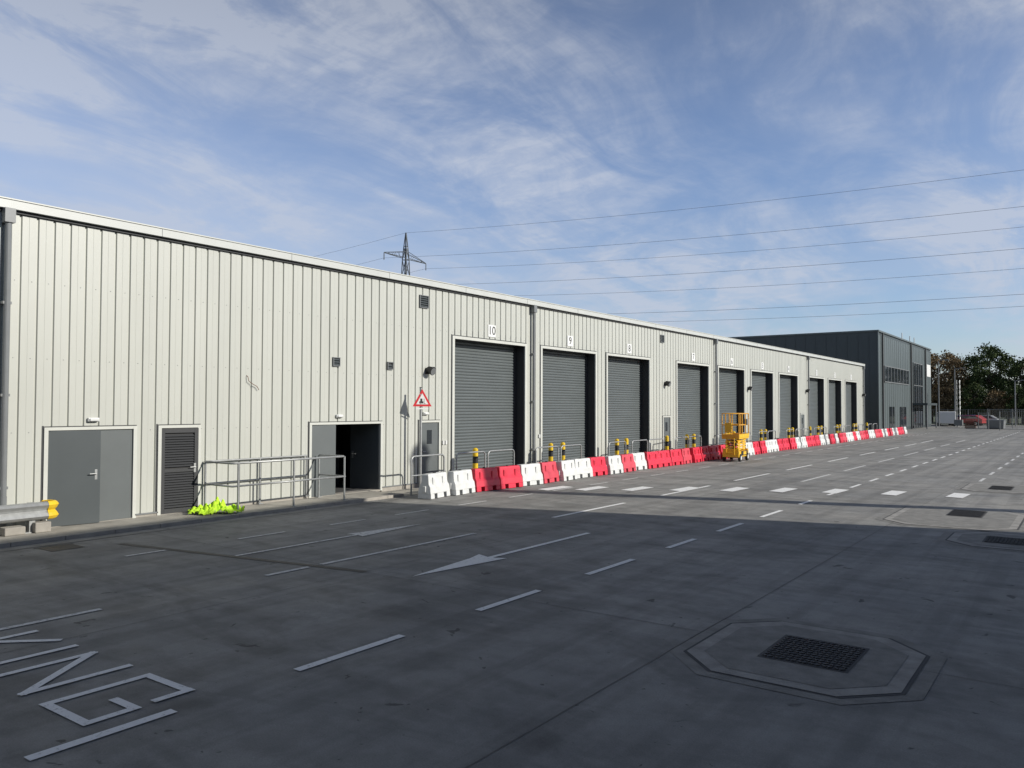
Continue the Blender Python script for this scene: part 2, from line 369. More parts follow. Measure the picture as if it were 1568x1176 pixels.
for a,c,h,k in doors:
    b=MB(); b.bb(WX-.04,WX+.03,a-.075,a,.05,h+.06,M['trim']); b.bb(WX-.04,WX+.03,c,c+.075,.05,h+.06,M['trim']); b.bb(WX-.04,WX+.028,a,c,h,h+.06,M['trim'])
    b.bb(WX-.045,WX+.006,a-.11,a-.077,.15,h+.09,M['dark']); b.bb(WX-.045,WX+.008,a-.076,c+.076,h+.062,h+.08,M['dark'])  # painted shadow line along the frame's left side and head
    b.bb(WX-.3,WX+.02,a,c,.03,.08,M['kerb'])
    b.build('door_frame',wh)
    hh=h-.09
    if k!='open':
        b=MB(); b.bb(WX-.35,WX-.3,a-.1,c+.1,0,h+.1,M['black']); b.build('door_backing',wh)
    if k=='dbl':
        leaf('door_leaf',a,.96,hh,-.18,M['door'],wh,1); leaf('door_leaf',c,c-a-.97,hh,0,M['door2'],wh,-1,handle=False)
    elif k=='louv': leaf('louvre_door_leaf',a,c-a,hh,-.10,M['dark'],wh,1,louv=True)
    elif k in('single','single2'): leaf('door_leaf',c,c-a,hh,0,M['door2'],wh,-1,win=True)
    else:
        leaf('door_leaf',a,.82,hh,-.03,M['door2'],wh,1,handle=False)
        leaf('door_leaf',c,.95,hh,-1.32,M['door'],wh,-1)
        b=MB(); x0=WX-3.2
        b.bb(x0-.1,x0,a-1,c+1.5,0,2.7,M['inner']); b.bb(x0,WX-.08,a-1.1,a-1,0,2.7,M['inner']); b.bb(x0,WX-.08,c+1.5,c+1.6,0,2.7,M['inner']); b.bb(x0,WX-.08,a-1,c+1.5,2.7,2.8,M['inner']); b.bb(x0,WX-.3,a-1,c+1.5,0,.075,M['inner'])
        b.bb(WX-.14,WX-.08,a-1,a-.01,0,2.7,M['inner']); b.bb(WX-.14,WX-.08,c+.01,c+1.5,0,2.7,M['inner'])
        b.bb(x0+.003,x0+.02,c+.2,c+.45,1.5,1.9,M['signw']); b.bb(WX-2.2,WX-2.0,c-.4,c+.3,.08,1.1,M['pipe'])
        b.build('interior_room',wh)
def louvre(t,zc,s):
    b=MB(); b.bb(WX-.01,WX+.05,t-s/2,t+s/2,zc-s/2,zc-s/2+.02,M['pipe']); b.bb(WX-.01,WX+.05,t-s/2,t+s/2,zc+s/2-.02,zc+s/2,M['pipe'])
    b.bb(WX-.01,WX+.049,t-s/2,t-s/2+.02,zc-s/2+.02,zc+s/2-.02,M['pipe']); b.bb(WX-.01,WX+.049,t+s/2-.02,t+s/2,zc-s/2+.02,zc+s/2-.02,M['pipe']); b.bb(WX-.01,WX+.006,t-s/2+.02,t+s/2-.02,zc-s/2+.02,zc+s/2-.02,M['dark'])
    k=zc-s/2+.03
    while k<zc+s/2-.06: b.add([(WX+.05,t-s/2+.02,k),(WX+.05,t+s/2-.02,k),(WX+.01,t+s/2-.02,k+.05),(WX+.01,t-s/2+.02,k+.05)],[(0,1,2,3)],M['door']); k+=.065
    b.build('wall_vent',wh)
louvre(17.71,5.56,.38); louvre(14.30,3.59,.24); louvre(16.3,3.57,.22); louvre(34.13,5.6,.36)
for t,zc in ((17.9,3.48),(34.47,3.5),(45.64,3.5),(57.3,3.56),(74.3,3.5)):
    b=MB(); b.bb(WX,WX+.06,t-.09,t+.09,zc-.09,zc+.09,M['black']); b.cyl((WX+.05,t,zc+.05),(WX+.24,t,zc-.02),.10,M['black'],14,.125); b.box((WX+.16,t,zc+.09),(.2,.14,.06),M['dark']); b.cyl((WX+.24,t,zc-.02),(WX+.25,t,zc-.024),.11,M['pipe'],14); b.build('flood_lamp',wh)
for t,zc in ((7.96,2.13),(14.41,2.15),(17.8,2.2)):
    b=MB(); b.bb(WX,WX+.07,t-.11,t+.11,zc-.04,zc+.04,M['signw']); b.bb(WX+.07,WX+.1,t-.09,t+.09,zc-.03,zc+.03,M['white']); b.build('bulkhead_light',wh,.015)
for t,zc in ((18.62,1.3),(18.75,1.3),(23.9,1.35)):
    b=MB(); b.bb(WX+.001,WX+.05,t-.04,t+.04,zc-.06,zc+.06,M['white']); b.build('switch_box',wh,.008)
tube('hanging_cable',[(WX-.02,11.55,3.15),(WX+.05,11.55,3.1),(WX+.06,11.57,3.0),(WX+.07,11.68,2.93),(WX+.06,11.8,2.88),(WX+.05,11.86,2.8)],.008,M['brown'],wh)

# ---------------- slate office building ----------------
ob=empty('office_building'); OX=-16.6; OY=82.6; OE=113.6; OH=9.75
b=MB()
b.bb(-62,OX,OY,OE,0,OH,M['slate']); b.build('walls',ob)
b=MB(); b.bb(OX+.003,OX+.06,OY+.02,OE,.3,OH-.3,M['slate2'])
b.build('front_panels',ob)
b=MB()
yy=OY+1
while yy<OE: b.bb(OX+.06,OX+.075,yy,yy+.05,.3,OH-.3,M['slate']); yy+=1.0
xx=OX-.8
while xx>-40: b.bb(xx,xx+.05,OY-.03,OY-.002,.3,OH-.3,M['slate']); xx-=1.0
b.build('panel_joints',ob)
b=MB(); b.bb(-62.1,OX+.14,OY-.1,OE+.1,OH,OH+.16,M['slate2']); b.bb(OX+.0,OX+.1,OY-.08,OY+.12,0,OH,M['slate2']); b.build('parapet',ob)
b=MB()
b.bb(OX+.08,OX+.10,85.2,98,5.0,6.5,M['glass'])
for i in range(9): b.bb(OX+.10,OX+.14,85.2+i*1.6-.05,85.2+i*1.6+.05,4.95,6.55,M['pipe'])
b.bb(OX+.1,OX+.15,85.15,98.05,4.92,5.02,M['pipe']); b.bb(OX+.1,OX+.15,85.15,98.05,6.5,6.58,M['pipe'])
b.bb(OX+.08,OX+.10,101,107,.1,7.6,M['glass'])
for i in range(5): b.bb(OX+.10,OX+.15,101+i*1.5-.05,101+i*1.5+.05,.1,7.6,M['pipe'])
for zz in (2.5,5.0,7.6): b.bb(OX+.10,OX+.14,101,107,zz-.04,zz+.04,M['pipe'])
for a,c in ((87.5,90),(93,96.5)): b.bb(OX+.08,OX+.10,a,c,.1,2.5,M['glass']); b.bb(OX+.1,OX+.13,(a+c)/2-.04,(a+c)/2+.04,.1,2.5,M['pipe'])
b.bb(OX+.1,OX+1.6,100.5,107.5,2.7,2.95,M['slate']); b.cyl((OX+1.5,100.7,0),(OX+1.5,100.7,2.7),.08,M['pipe']); b.cyl((OX+1.5,107.3,0),(OX+1.5,107.3,2.7),.08,M['pipe'])
b.build('windows_and_entrance',ob)
b=MB()
for t in (84.2,99.4,109): b.cyl((OX+.16,t,0),(OX+.16,t,OH),.08,M['dark'],8)
b.bb(OX+.08,OX+.12,110.2,113,6.3,7.8,M['signw']); b.build('downpipes_and_sign',ob)
b=MB(); 
for t in (103,108,111): b.cyl((-18,t,OH),(-18,t,OH+1.5),.05,M['galv'],6)
b.build('roof_masts',ob)

# ---------------- depot building that casts the yard shadow ----------------
db=empty('depot_building'); 
b=MB(); b.bb(5.0,28,-70,20.3,0,9.75,M['slate2']); b.build('walls',db)
b=MB(); b.bb(4.9,28.1,-70.1,20.32,9.75,9.95,M['slate']); b.build('roof_edge',db)
b=MB()
for i in range(8): b.bb(4.95,4.998,-50+i*8,-46+i*8,0,4.6,M['shut'])
b.build('roller_doors',db)
b=MB(); b.cyl((7,24.7,0),(7,24.7,12.2),.33,M['galv'],20); b.cyl((7,24.7,12.2),(7,24.7,12.5),.45,M['pipe'],20,.3); b.build('added_shadow_stack')  # unseen column, added to cast the thin second shadow across the yard

# ---------------- barriers ----------------
def barrier_mesh(name,m):
    b=MB(); L=1.0
    prof=[(.13,.20,L/2-.0),(.30,.175,L/2-.01),(.38,.125,L/2-.02),(.60,.10,L/2-.035),(.64,.085,L/2-.05)]
    vs=[];fs=[]
    for zz,d,l in prof: vs+=[(-d,-l,zz),(d,-l,zz),(d,l,zz),(-d,l,zz)]
    for i in range(len(prof)-1):
        for k in range(4): fs.append((4*i+k,4*i+(k+1)%4,4*i+4+(k+1)%4,4*i+4+k))
    fs+=[(3,2,1,0),tuple(range(len(vs)-4,len(vs)))]
    b.add(vs,fs,m)
    for y,wd in ((-.40,.19),(0,.34),(.40,.19)): b.box((0,y,.066),(.42,wd,.132),m,top=(.95,.95))
    for s in (-1,1):
        for y in (-.25,.25): b.box((s*.125,y,.43),(.06,.12,.24),m,top=(.6,.8))
    b.box((0,.505,.40),(.10,.05,.16),m); b.box((0,-.505,.25),(.10,.05,.16),m)
    b.cyl((0,0,.63),(0,0,.665),.045,M['black'],10)
    o=b.build(name,None,.016); dg=bpy.context.evaluated_depsgraph_get(); me=bpy.data.meshes.new_from_object(o.evaluated_get(dg)); bpy.data.objects.remove(o); me.name=name; return me
mr=barrier_mesh('barrier_red',M['red']); mw=barrier_mesh('barrier_white',M['white']); mf=barrier_mesh('barrier_faded',M['redf'])
seq="WWRRWRWWRWRWRRRRRR"+"RRRWWRRWWRRRWWRRRWWRWRRWWRWRRRWWRRWWRRWWRR"+"RWWRR"
y=15.95; i=0
while y<81.5 and i<len(seq):
    near=i<2
    o=bpy.data.objects.new('traffic_barrier',mw if seq[i]=='W' else (mf if i%5==0 else mr)); COL.objects.link(o)
    off=.35*math.sin(i*.35)*.4
    o.location=(-14.12+random.uniform(-.07,.07)+off*.3,y+random.uniform(-.02,.02),.008); o.rotation_euler=(0,0,random.uniform(-.10,.10)+(.15 if near else 0))
    y+=1.065; i+=1

# ---------------- bollards ----------------
def bollard(t,x=-15.45):
    b=MB(); n=5; H=1.08
    for k in range(n): b.cyl((0,0,H*k/n),(0,0,H*(k+1)/n),.085,M['yellow'] if k%2==0 else M['black'],16)
    b.cyl((0,0,H),(0,0,H+.04),.085,M['yellow'],16,.04); b.box((0,0,.01),(.26,.26,.02),M['galv']); o=b.build('safety_bollard'); o.location=(x,t,.012)
for k,(a,c) in enumerate(shut):
    if k==0: bollard(a+.15)
    else: bollard(a-.55); bollard(a+.25)
    if k in(2,6,9): bollard(c+.25)

# ---------------- pedestrian hoops ----------------
def hoop(t,x,L,H=1.05,rz=0):
    e=empty('pedestrian_guardrail',(x,t,0),rz); r=.12
    pts=[(0,0,0)]+arc((0,r,H-r),r,math.pi,math.pi/2,(0,1,0),(0,0,1))+arc((0,L-r,H-r),r,math.pi/2,0,(0,1,0),(0,0,1))+[(0,L,0)]
    tube('hoop',pts,.024,M['galv'],e); tube('mid_rail',[(0,0,H*.5),(0,L,H*.5)],.02,M['galv'],e)
t=15.9; k=0
while t<73:
    hoop(t,-14.95,1.35); t+=[1.9,1.5,2.6,1.55,3.4][k%5]; k+=1

# ---------------- ramp handrail ----------------
e=empty('handrail'); x=-15.12; zt=1.16; zm=.66; g=M['galv']
tube('top_rail',[(WX+.05,10.45,zt),(x-.06,10.45,zt),(x,10.51,zt),(x,13.62,zt),(x-.06,13.68,zt),(x-.95,13.68,zt)],.024,g,e)
tube('mid_rail',[(WX+.05,10.45,zm),(x,10.45,zm),(x,13.68,zm),(x-.95,13.68,zm)],.022,g,e)
posts=[(WX+.07,10.45),(x,10.6),(x,12.1),(x,13.66),(x-.98,13.68),(WX+.07,11.9)]
tube('posts',None,.024,g,e,splines=[[(a,c,.02),(a,c,zt)] for a,c in posts])
tube('wall_rail',None,.02,g,e,splines=[[(WX+.07,10.45,zt),(WX+.07,13.3,zt)],[(WX+.07,10.45,zm),(WX+.07,13.3,zm)],[(WX+.07,13.3,zt),(WX+.07,13.3,.1)]])
b=MB()
for a,c in posts: b.box((a,c,.08),(.12,.12,.015),g)
b.build('base_plates',e)

# ---------------- crash barrier (w-beam) ----------------
e=empty('crash_barrier'); b=MB(); X=-15.78
pr=[(0,.62),(.04,.60),(.075,.56),(.04,.51),(0,.47),(0,.45),(.04,.41),(.075,.36),(.04,.32),(0,.30)]
vs=[];fs=[]
for yy in (-8,6.95):
    for dx,zz in pr: vs.append((X+dx,yy,zz))
n=len(pr)
for k in range(n-1): fs.append((k,k+1,n+k+1,n+k))
b.add(vs,fs,M['galv']); o=b.build('beam',e); so=o.modifiers.new('s','SOLIDIFY'); so.thickness=.006
b=MB()
for yy in (-7,-5,-3,-1,1,3,5,6.7): b.bb(X-.13,X-.01,yy-.05,yy+.05,.07,.62,M['galv']); b.bb(X-.2,X+.02,yy-.13,yy+.13,.07,.09,M['galv'])
b.build('posts',e)
b=MB()
vs=[];fs=[]; N=10; npf=len(pr)
for i in range(N+1):
    a=math.pi*i/N
    for dx,zz in pr:
        R=.11+dx*.8
        vs.append((X-.10+R*math.cos(a),6.95+(R+.06)*math.sin(a),zz))
for i in range(N):
    for k in range(npf-1): fs.append((i*npf+k,i*npf+k+1,(i+1)*npf+k+1,(i+1)*npf+k))
b.add(vs,fs,M['yellow']); o=b.build('yellow_end_terminal',e); so=o.modifiers.new('s','SOLIDIFY'); so.thickness=.012; so.offset=1
b=MB(); b.bb(X-.15,X+.1,6.2,6.55,.07,.22,M['kerb']); b.bb(X-.1,X+.12,6.7,6.98,.07,.26,M['kerb']); b.build('concrete_block',e,.02)

# ---------------- hi-vis heap ----------------
import mathutils.noise as mn
bm=bmesh.new(); bmesh.ops.create_grid(bm,x_segments=80,y_segments=60,size=.5)
for v in bm.verts:
    x0,y0=v.co.x*2,v.co.y*2; r=math.sqrt(x0*x0+y0*y0); ang=math.atan2(y0,x0)
    edge=.82+.16*math.sin(3*ang+1)+.12*math.sin(7*ang)+.06*math.sin(13*ang)
    hgt=max(0,1-(r/edge)**2)**.45 if r<edge else 0
    nn=mn.noise(Vector((x0*2.2,y0*2.2,3)))*.7+abs(mn.noise(Vector((x0*4.5,y0*4.5,9))))*1.1+.42
    v.co.x=x0*.66; v.co.y=y0*.38; v.co.z=max(.0,hgt*.24*nn)
bmesh.ops.delete(bm,geom=[v for v in bm.verts if v.co.z<=.001],context='VERTS')
me=bpy.data.meshes.new('hi_vis_clothing_heap'); bm.to_mesh(me); bm.free(); me.materials.append(M['hivis'])
o=bpy.data.objects.new('hi_vis_clothing_heap',me); o.location=(-15.52,10.25,.068); o.rotation_euler=(0,0,math.radians(38)); COL.objects.link(o)

# ---------------- warning sign ----------------
e=empty('warning_sign',(-15.72,17.1,0)); 
b=MB(); b.cyl((0,0,0),(0,0,2.95),.038,M['galv'],12); b.cyl((0,0,2.95),(0,0,2.97),.042,M['black'],12); b.box((.03,0,2.75),(.03,.12,.04),M['galv']); b.box((.03,0,2.5),(.03,.12,.04),M['galv']); b.build('pole',e)
ang=math.radians(-28)
se=empty('plate_mount',(.055,0,0),ang); se.parent=e
def tri(s,x,m,zc=2.58,nm='t'):
    h=s*math.sqrt(3)/2; b=MB(); P=[(-s/2,zc-h/3),(s/2,zc-h/3),(0,zc+2*h/3)]
    b.add([(x,p[0],p[1]) for p in P]+[(x+.004,p[0],p[1]) for p in P],[(0,2,1),(3,4,5),(0,1,4,3),(1,2,5,4),(2,0,3,5)],m); b.build(nm,se)
tri(.58,0,M['signr'],nm='red_border'); tri(.37,.006,M['signw'],nm='white_panel'); tri(.58,-.006,M['signb'],nm='back')
b=MB()
b.bb(.012,.014,-.09,.03,2.50,2.56,M['black']); b.bb(.012,.014,-.06,0,2.56,2.64,M['black']); b.bb(.012,.014,.05,.06,2.49,2.64,M['black']); b.bb(.012,.014,.06,.10,2.49,2.5,M['black']); b.build('symbol',se)
b=MB(); b.bb(0,.004,-.19,.19,2.33,2.37,M['signw']); b.build('lower_plate',se)

# ---------------- scissor lift ----------------
e=empty('scissor_lift',(-13.0,35.0,.008),math.radians(6)); ly=M['lyellow']; og=M['orange']
b=MB(); b.box((0,0,.33),(.72,1.75,.26),ly); b.box((0,0,.22),(.60,1.5,.1),M['black']); b.box((.37,.1,.36),(.03,1.1,.2),M['black']); b.box((.385,.1,.36),(.01,.5,.14),ly)
b.box((0,-.80,.42),(.70,.12,.3),ly); b.box((0,.80,.40),(.70,.12,.25),ly); b.build('chassis',e,.015)
b=MB()
for sx in (-1,1):
    for sy in (-1,1):
        b.cyl((sx*.30,sy*.62,.17),(sx*.40,sy*.62,.17),.17,M['tyre'],20); b.cyl((sx*.40,sy*.62,.17),(sx*.408,sy*.62,.17),.09,M['signw'],14)
b.build('wheels',e)
b=MB()
for k in range(4):
    z0=.50+k*.115; z1=z0+.10
    for sx in (-.26,.26):
        b.cyl((sx,-.72,z0),(sx,.72,z1),.035,ly,6); b.cyl((sx*.85,-.72,z1),(sx*.85,.72,z0),.035,ly,6)
    b.cyl((-.3,0,(z0+z1)/2),(.3,0,(z0+z1)/2),.025,M['galv'],8)
b.cyl((0,-.4,.55),(0,.35,.9),.05,M['black'],8); b.build('scissor_stack',e)
b=MB(); b.box((0,0,1.03),(.76,1.75,.07),ly); b.box((0,-.3,1.08),(.70,1.1,.03),M['black'])
b.box((0,.885,1.14),(.76,.02,.15),og); b.box((0,-.885,1.14),(.76,.02,.15),og); b.box((.385,0,1.14),(.02,1.75,.15),ly); b.box((-.385,0,1.14),(.02,1.75,.15),ly)
b.box((.36,.45,1.75),(.16,.3,.26),M['pipe']); b.box((-.1,-.86,1.5),(.3,.06,.42),ly); b.build('platform',e,.008)
gp=[]
for zz in (1.62,2.12): gp.append([(-.37,-.87,zz),(.37,-.87,zz),(.37,.87,zz),(-.37,.87,zz),(-.37,-.87,zz)])
for xx in (-.37,.37):
    for yy in (-.87,-.3,.3,.87): gp.append([(xx,yy,1.05),(xx,yy,2.12)])
for yy in (-.87,.87): gp.append([(0,yy,1.05),(0,yy,2.12)])
tube('guard_rails',None,.022,og,e,splines=gp)
tube('ladder',None,.018,ly,e,splines=[[(-.18,-.93,.3),(-.18,-.93,1.05)],[(.18,-.93,.3),(.18,-.93,1.05)]]+[[(-.18,-.93,zz),(.18,-.93,zz)] for zz in (.4,.65,.9)])

# ---------------- vehicles ----------------
def car(x,y,rz,m,van=False):
    e=empty('parked_van' if van else 'parked_car',(x,y,0),rz); b=MB()
    L,Wd=(4.9,1.9) if van else (4.2,1.75)
    if van: side=[(-L/2,.35),(L/2,.35),(L/2,.9),(L/2-.7,1.1),(L/2-1.35,1.85),(-L/2+.05,1.95),(-L/2,1.8)]; win=[(L/2-1.3,1.72),(L/2-.85,1.2),(L/2-1.9,1.2),(L/2-1.9,1.72)]
    else: side=[(-L/2,.35),(L/2,.35),(L/2,.72),(L/2-.9,.9),(L/2-1.6,1.38),(-L/2+.8,1.42),(-L/2+.1,.95),(-L/2,.9)]; win=[(L/2-1.65,1.32),(L/2-1.1,.95),(-L/2+.45,.97),(-L/2+.85,1.34)]
    def ext(pts,w,mat):
        n=len(pts); b.add([(-w/2,p[0],p[1]) for p in pts]+[(w/2,p[0],p[1]) for p in pts],[tuple(range(n))[::-1],tuple(range(n,2*n))]+[(i,(i+1)%n,n+(i+1)%n,n+i) for i in range(n)],mat)
    ext(side,Wd,m); b.build('body',e,.06); b=MB(); ext(win,Wd+.02,M['glass'])
    f0=L/2-1.55 if not van else L/2-1.3
    b.add([(-.7,f0+.55,.95 if not van else 1.15),(.7,f0+.55,.95 if not van else 1.15),(.62,f0+.02,1.33 if not van else 1.8),(-.62,f0+.02,1.33 if not van else 1.8)],[(0,1,2,3)],M['glass']); b.build('windows',e)
    b=MB()
    for sy in (-L*.31,L*.31):
        for sx in (-1,1): b.cyl((sx*(Wd/2-.2),sy,.31),(sx*(Wd/2+.01),sy,.31),.31,M['tyre'],16); b.cyl((sx*(Wd/2+.01),sy,.31),(sx*(Wd/2+.02),sy,.31),.18,M['galv'],12)
    b.build('wheels',e)
car(-15.6,119,.2,M['carwhite'],True); car(-13.6,124,1.3,M['carred']); car(-12.4,127,1.5,M['carsilver']); car(-16.6,124,.1,M['carblue']); car(-14.6,128,1.4,M['carblue'])
def fence(name,x0,x1,y,H,step=2.5,y1=None):
    y1=y if y1 is None else y1; n=max(1,int(math.hypot(x1-x0,y1-y)/step)); b=MB()
    for i in range(n+1):
        f=i/n; b.cyl((x0+(x1-x0)*f,y+(y1-y)*f,0),(x0+(x1-x0)*f,y+(y1-y)*f,H),.04,M['pipe'],6)
    for zz in (.15,H*.5,H-.05): b.cyl((x0,y,zz),(x1,y1,zz),.02,M['pipe'],5)
    m=n*12
    for i in range(m):
        f=(i+.5)/m; b.cyl((x0+(x1-x0)*f,y+(y1-y)*f,.15),(x0+(x1-x0)*f,y+(y1-y)*f,H-.05),.007,M['pipe'],4)
    b.build(name)
fence('mesh_fence',-10.2,5,112,2.3); fence('mesh_fence',-20,12,134,2.2); fence('mesh_gate',-10.4,-9.4,104,1.9)
fence('mesh_fence',-8.0,5,100,2.1,2.5,96)
b=MB(); X,Y=-13.3,112
for i in range(9):
    z0=i*.65; 
    for sx,sy in ((-.17,-.17),(.17,-.17),(.17,.17),(-.17,.17)): b.cyl((X+sx,Y+sy,z0),(X+sx,Y+sy,z0+.65),.025,M['galv'],4)
    b.cyl((X-.17,Y-.17,z0),(X+.17,Y-.17,z0+.65),.018,M['galv'],4); b.cyl((X+.17,Y-.17,z0),(X+.17,Y+.17,z0+.65),.018,M['galv'],4)
b.box((X,Y,.6),(.9,.9,.7),M['pipe']); b.build('lighting_tower')
for x,y,h in ((-16.0,116,8.5),(-14.4,118,7.5),(-8.2,125,6)):
    b=MB(); b.cyl((x,y,0),(x,y,h),.09,M['pipe'],8,.06); b.cyl((x,y,h),(x+.8,y,h+.1),.05,M['pipe'],6); b.box((x+.9,y,h+.1),(.5,.2,.1),M['pipe']); b.build('street_lamp')
b=MB()
for i in range(6): b.box((-11.6,108,.08+i*.16),(1.1,1.1,.1),M['brown'],rz=.03*i)
b.build('pallet_stack')
b=MB(); b.box((-8.9,107,.55),(1.6,2.6,1.0),M['pipe'],top=(1.1,1.2)); b.build('waste_skip',None,.03)

# ---------------- pylon & lines ----------------
def cam2w(lat,zz): c,s=.8084,.5886; return Vector((lat*c-zz*s,lat*s+zz*c))
P1=cam2w(-31.1,231); P2=cam2w(200,100)
ld=(P2-P1).normalized(); ad=Vector((-ld.y,ld.x))
def pylon(P,name):
    b=MB(); st=M['pylon']
    def V(a,l,z): q=P+ad*a+ld*l; return (q.x,q.y,z)
    lv=[(0,4.2),(8,3.3),(15,2.5),(21,1.9),(27,1.4),(31,1.2),(36,1.0),(40,.85),(45,.7),(49,.4),(53,.05)]
    for (z0,w0),(z1,w1) in zip(lv,lv[1:]):
        cs=[(-1,-1),(1,-1),(1,1),(-1,1)]
        for k in range(4):
            a,c=cs[k],cs[(k+1)%4]
            b.cyl(V(a[0]*w0,a[1]*w0,z0),V(a[0]*w1,a[1]*w1,z1),.14,st,4)
            b.cyl(V(a[0]*w0,a[1]*w0,z0),V(c[0]*w1,c[1]*w1,z1),.08,st,4); b.cyl(V(c[0]*w0,c[1]*w0,z0),V(a[0]*w1,a[1]*w1,z1),.08,st,4)
            b.cyl(V(a[0]*w1,a[1]*w1,z1),V(c[0]*w1,c[1]*w1,z1),.07,st,4)
    for za,La in ((45.5,10),(36.5,12.5),(27.5,10.5)):
        for s in (-1,1):
            for l in (-.7,.7):
                b.cyl(V(s*.7,l,za+1.8),V(s*La,0,za+.1),.1,st,4); b.cyl(V(s*.7,l,za),V(s*La,0,za),.1,st,4)
                for k in range(1,5):
                    f=k/5; g=(k-.5)/5
                    b.cyl(V(s*(.7+(La-.7)*g),l*(1-g),za),V(s*(.7+(La-.7)*f),l*(1-f),za+1.8*(1-f)+.1*f),.06,st,4)
            b.cyl(V(s*La,0,za),V(s*La,0,za-2.0),.14,st,6)
    b.build(name)
pylon(P1,'electricity_pylon'); pylon(P2,'electricity_pylon')
spl=[]
for za,La in ((53,0),(44,10),(35.7,12.5),(27.5,10.5)):
    for s in ((-1,1) if La else (1,)):
        pts=[]
        for i in range(41):
            f=i/40; q=P1+(P2-P1)*f+ad*s*La; sag=(3.6 if La==0 else 4.0)*4*f*(1-f)
            pts.append((q.x,q.y,za-sag))
        spl.append(pts)
        pts=[]
        for i in range(21):
            f=i/20; q=P1-(P2-P1)*f+ad*s*La; pts.append((q.x,q.y,za-8*4*f*(1-f)))
        spl.append(pts)
tube('power_line',None,.03,M['pylon'],splines=spl)

# ---------------- trees ----------------
def tree_meshes(seed,H,R,leafm,nleaf,dens):
    rnd=random.Random(seed); b=MB(); br=M['bark']
    b.cyl((0,0,0),(0,0,H*.35),.28,br,8,.2); b.cyl((0,0,H*.35),(.2,.1,H*.8),.2,br,7,.06)
    cl=[]
    for i in range(dens):
        a=rnd.uniform(0,6.28); zz=H*(.18+.8*rnd.random()**.9); rr=R*math.sin(min(1,max(.05,(zz/H-.05)/.95))*math.pi)**.6*rnd.uniform(.25,1.0)
        c=Vector((math.cos(a)*rr,math.sin(a)*rr,zz)); cl.append((c,rnd.uniform(.5,1.15)))
        if i%3==0: b.cyl((0,0,max(H*.15,zz-rr*.7)),tuple(c),.09,br,5,.02)
    L=MB()
    for c,s in cl:
        for k in range(nleaf):
            d=Vector((rnd.gauss(0,1),rnd.gauss(0,1),rnd.gauss(0,.8)))*s*.5
            p=c+d; n=Vector((rnd.gauss(0,1),rnd.gauss(0,1),rnd.gauss(0,1))).normalized(); u=n.orthogonal().normalized(); w=n.cross(u); q=rnd.uniform(.10,.22)
            L.add([p-u*q,p-w*q*.7,p+u*q,p+w*q*.7],[(0,1,2,3)],leafm)
    return b,L
def mkmesh(b,name):
    me=bpy.data.meshes.new(name); me.from_pydata(b.v,[],b.f)
    for m in b.mats: me.materials.append(m)
    return me
kinds=[]
for sd,H,R,lm,nl,de in ((1,12.5,4.2,M['leafg'],60,90),(2,11.5,3.8,M['leafg'],60,80),(3,12,3.6,M['leafb'],40,90),(4,8,3.6,M['leafg'],70,60),(6,7,3.4,M['leafb'],60,60)):
    w_,l_=tree_meshes(sd,H,R,lm,nl,de); kinds.append((mkmesh(w_,'trunk'),mkmesh(l_,'crown')))
def tree(x,y,k,s=1.,rz=0):
    e=empty('tree',(x,y,-.03),rz); e.scale=(s,s,s)
    for me,nm in zip(kinds[k],('trunk_and_limbs','crown')): o=bpy.data.objects.new(nm,me); COL.objects.link(o); o.parent=e
tr=random.Random(5)
for x,y,k,s in ((-24.5,158,2,.98),(-21.8,150,2,.98),(-19.8,156,2,1.0),(-18.2,150,2,.88),(-15.9,152,0,.9),(-13.2,147,0,1.0),(-10.8,151,1,.95),(-8.6,146,1,.86),(-6,150,0,.82),(-3,147,1,.9),(1,150,2,1),(5,148,0,.9),(9,151,1,1),(14,149,0,1.),(-18.8,143,4,.8),(-14.6,142,3,.75),(-11.6,141,4,.7),(-9.0,140,3,.7),(-6,141,3,.75),(-22.5,144,4,.8),(-2.5,141,4,.8)):
    tree(x,y,k,s,tr.uniform(0,6.28))
L=MB(); tr=random.Random(9)
for i in range(26000):
    a=tr.uniform(-160,260); hh=7+3*math.sin(a*.11)+2*math.sin(a*.37+1)
    p=Vector((a,260+tr.gauss(0,4),abs(tr.random())*hh)); n=Vector((tr.gauss(0,1),tr.gauss(0,1),tr.gauss(0,1))).normalized(); u=n.orthogonal().normalized(); w=n.cross(u); q=tr.uniform(.4,.8)
    L.add([p-u*q,p-w*q*.7,p+u*q,p+w*q*.7],[(0,1,2,3)],M['leafb'] if math.sin(a*.2)>.2 else M['leafg'])
me=bpy.data.meshes.new('distant_treeline'); me.from_pydata(L.v,[],L.f)
for m in L.mats: me.materials.append(m)
me.polygons.foreach_set('material_index',L.m)
o=bpy.data.objects.new('distant_treeline',me); COL.objects.link(o)

# ---------------- sun & sky ----------------
EL=math.radians(25); AZ=math.radians(17)
sv=Vector((math.cos(EL)*math.cos(AZ),math.cos(EL)*math.sin(AZ),math.sin(EL)))
sl=bpy.data.lights.new('sun','SUN'); sl.energy=4.9; sl.angle=math.radians(.5); sl.color=(1,.95,.86)
so=bpy.data.objects.new('sun',sl); so.rotation_euler=sv.to_track_quat('Z','Y').to_euler(); so.location=(30,10,40); COL.objects.link(so)
w=bpy.data.worlds.new('World'); S.world=w; w.use_nodes=True; nt=w.node_tree; N=nt.nodes; L=nt.links
bg=N['Background']; sky=N.new('ShaderNodeTexSky'); sky.sky_type='NISHITA'; sky.sun_disc=False; sky.sun_elevation=EL; sky.sun_rotation=math.pi/2-AZ
sky.air_density=1.0; sky.dust_density=.5; sky.ozone_density=2.0
tc=N.new('ShaderNodeTexCoord'); sep=N.new('ShaderNodeSeparateXYZ'); L.new(tc.outputs['Generated'],sep.inputs[0])
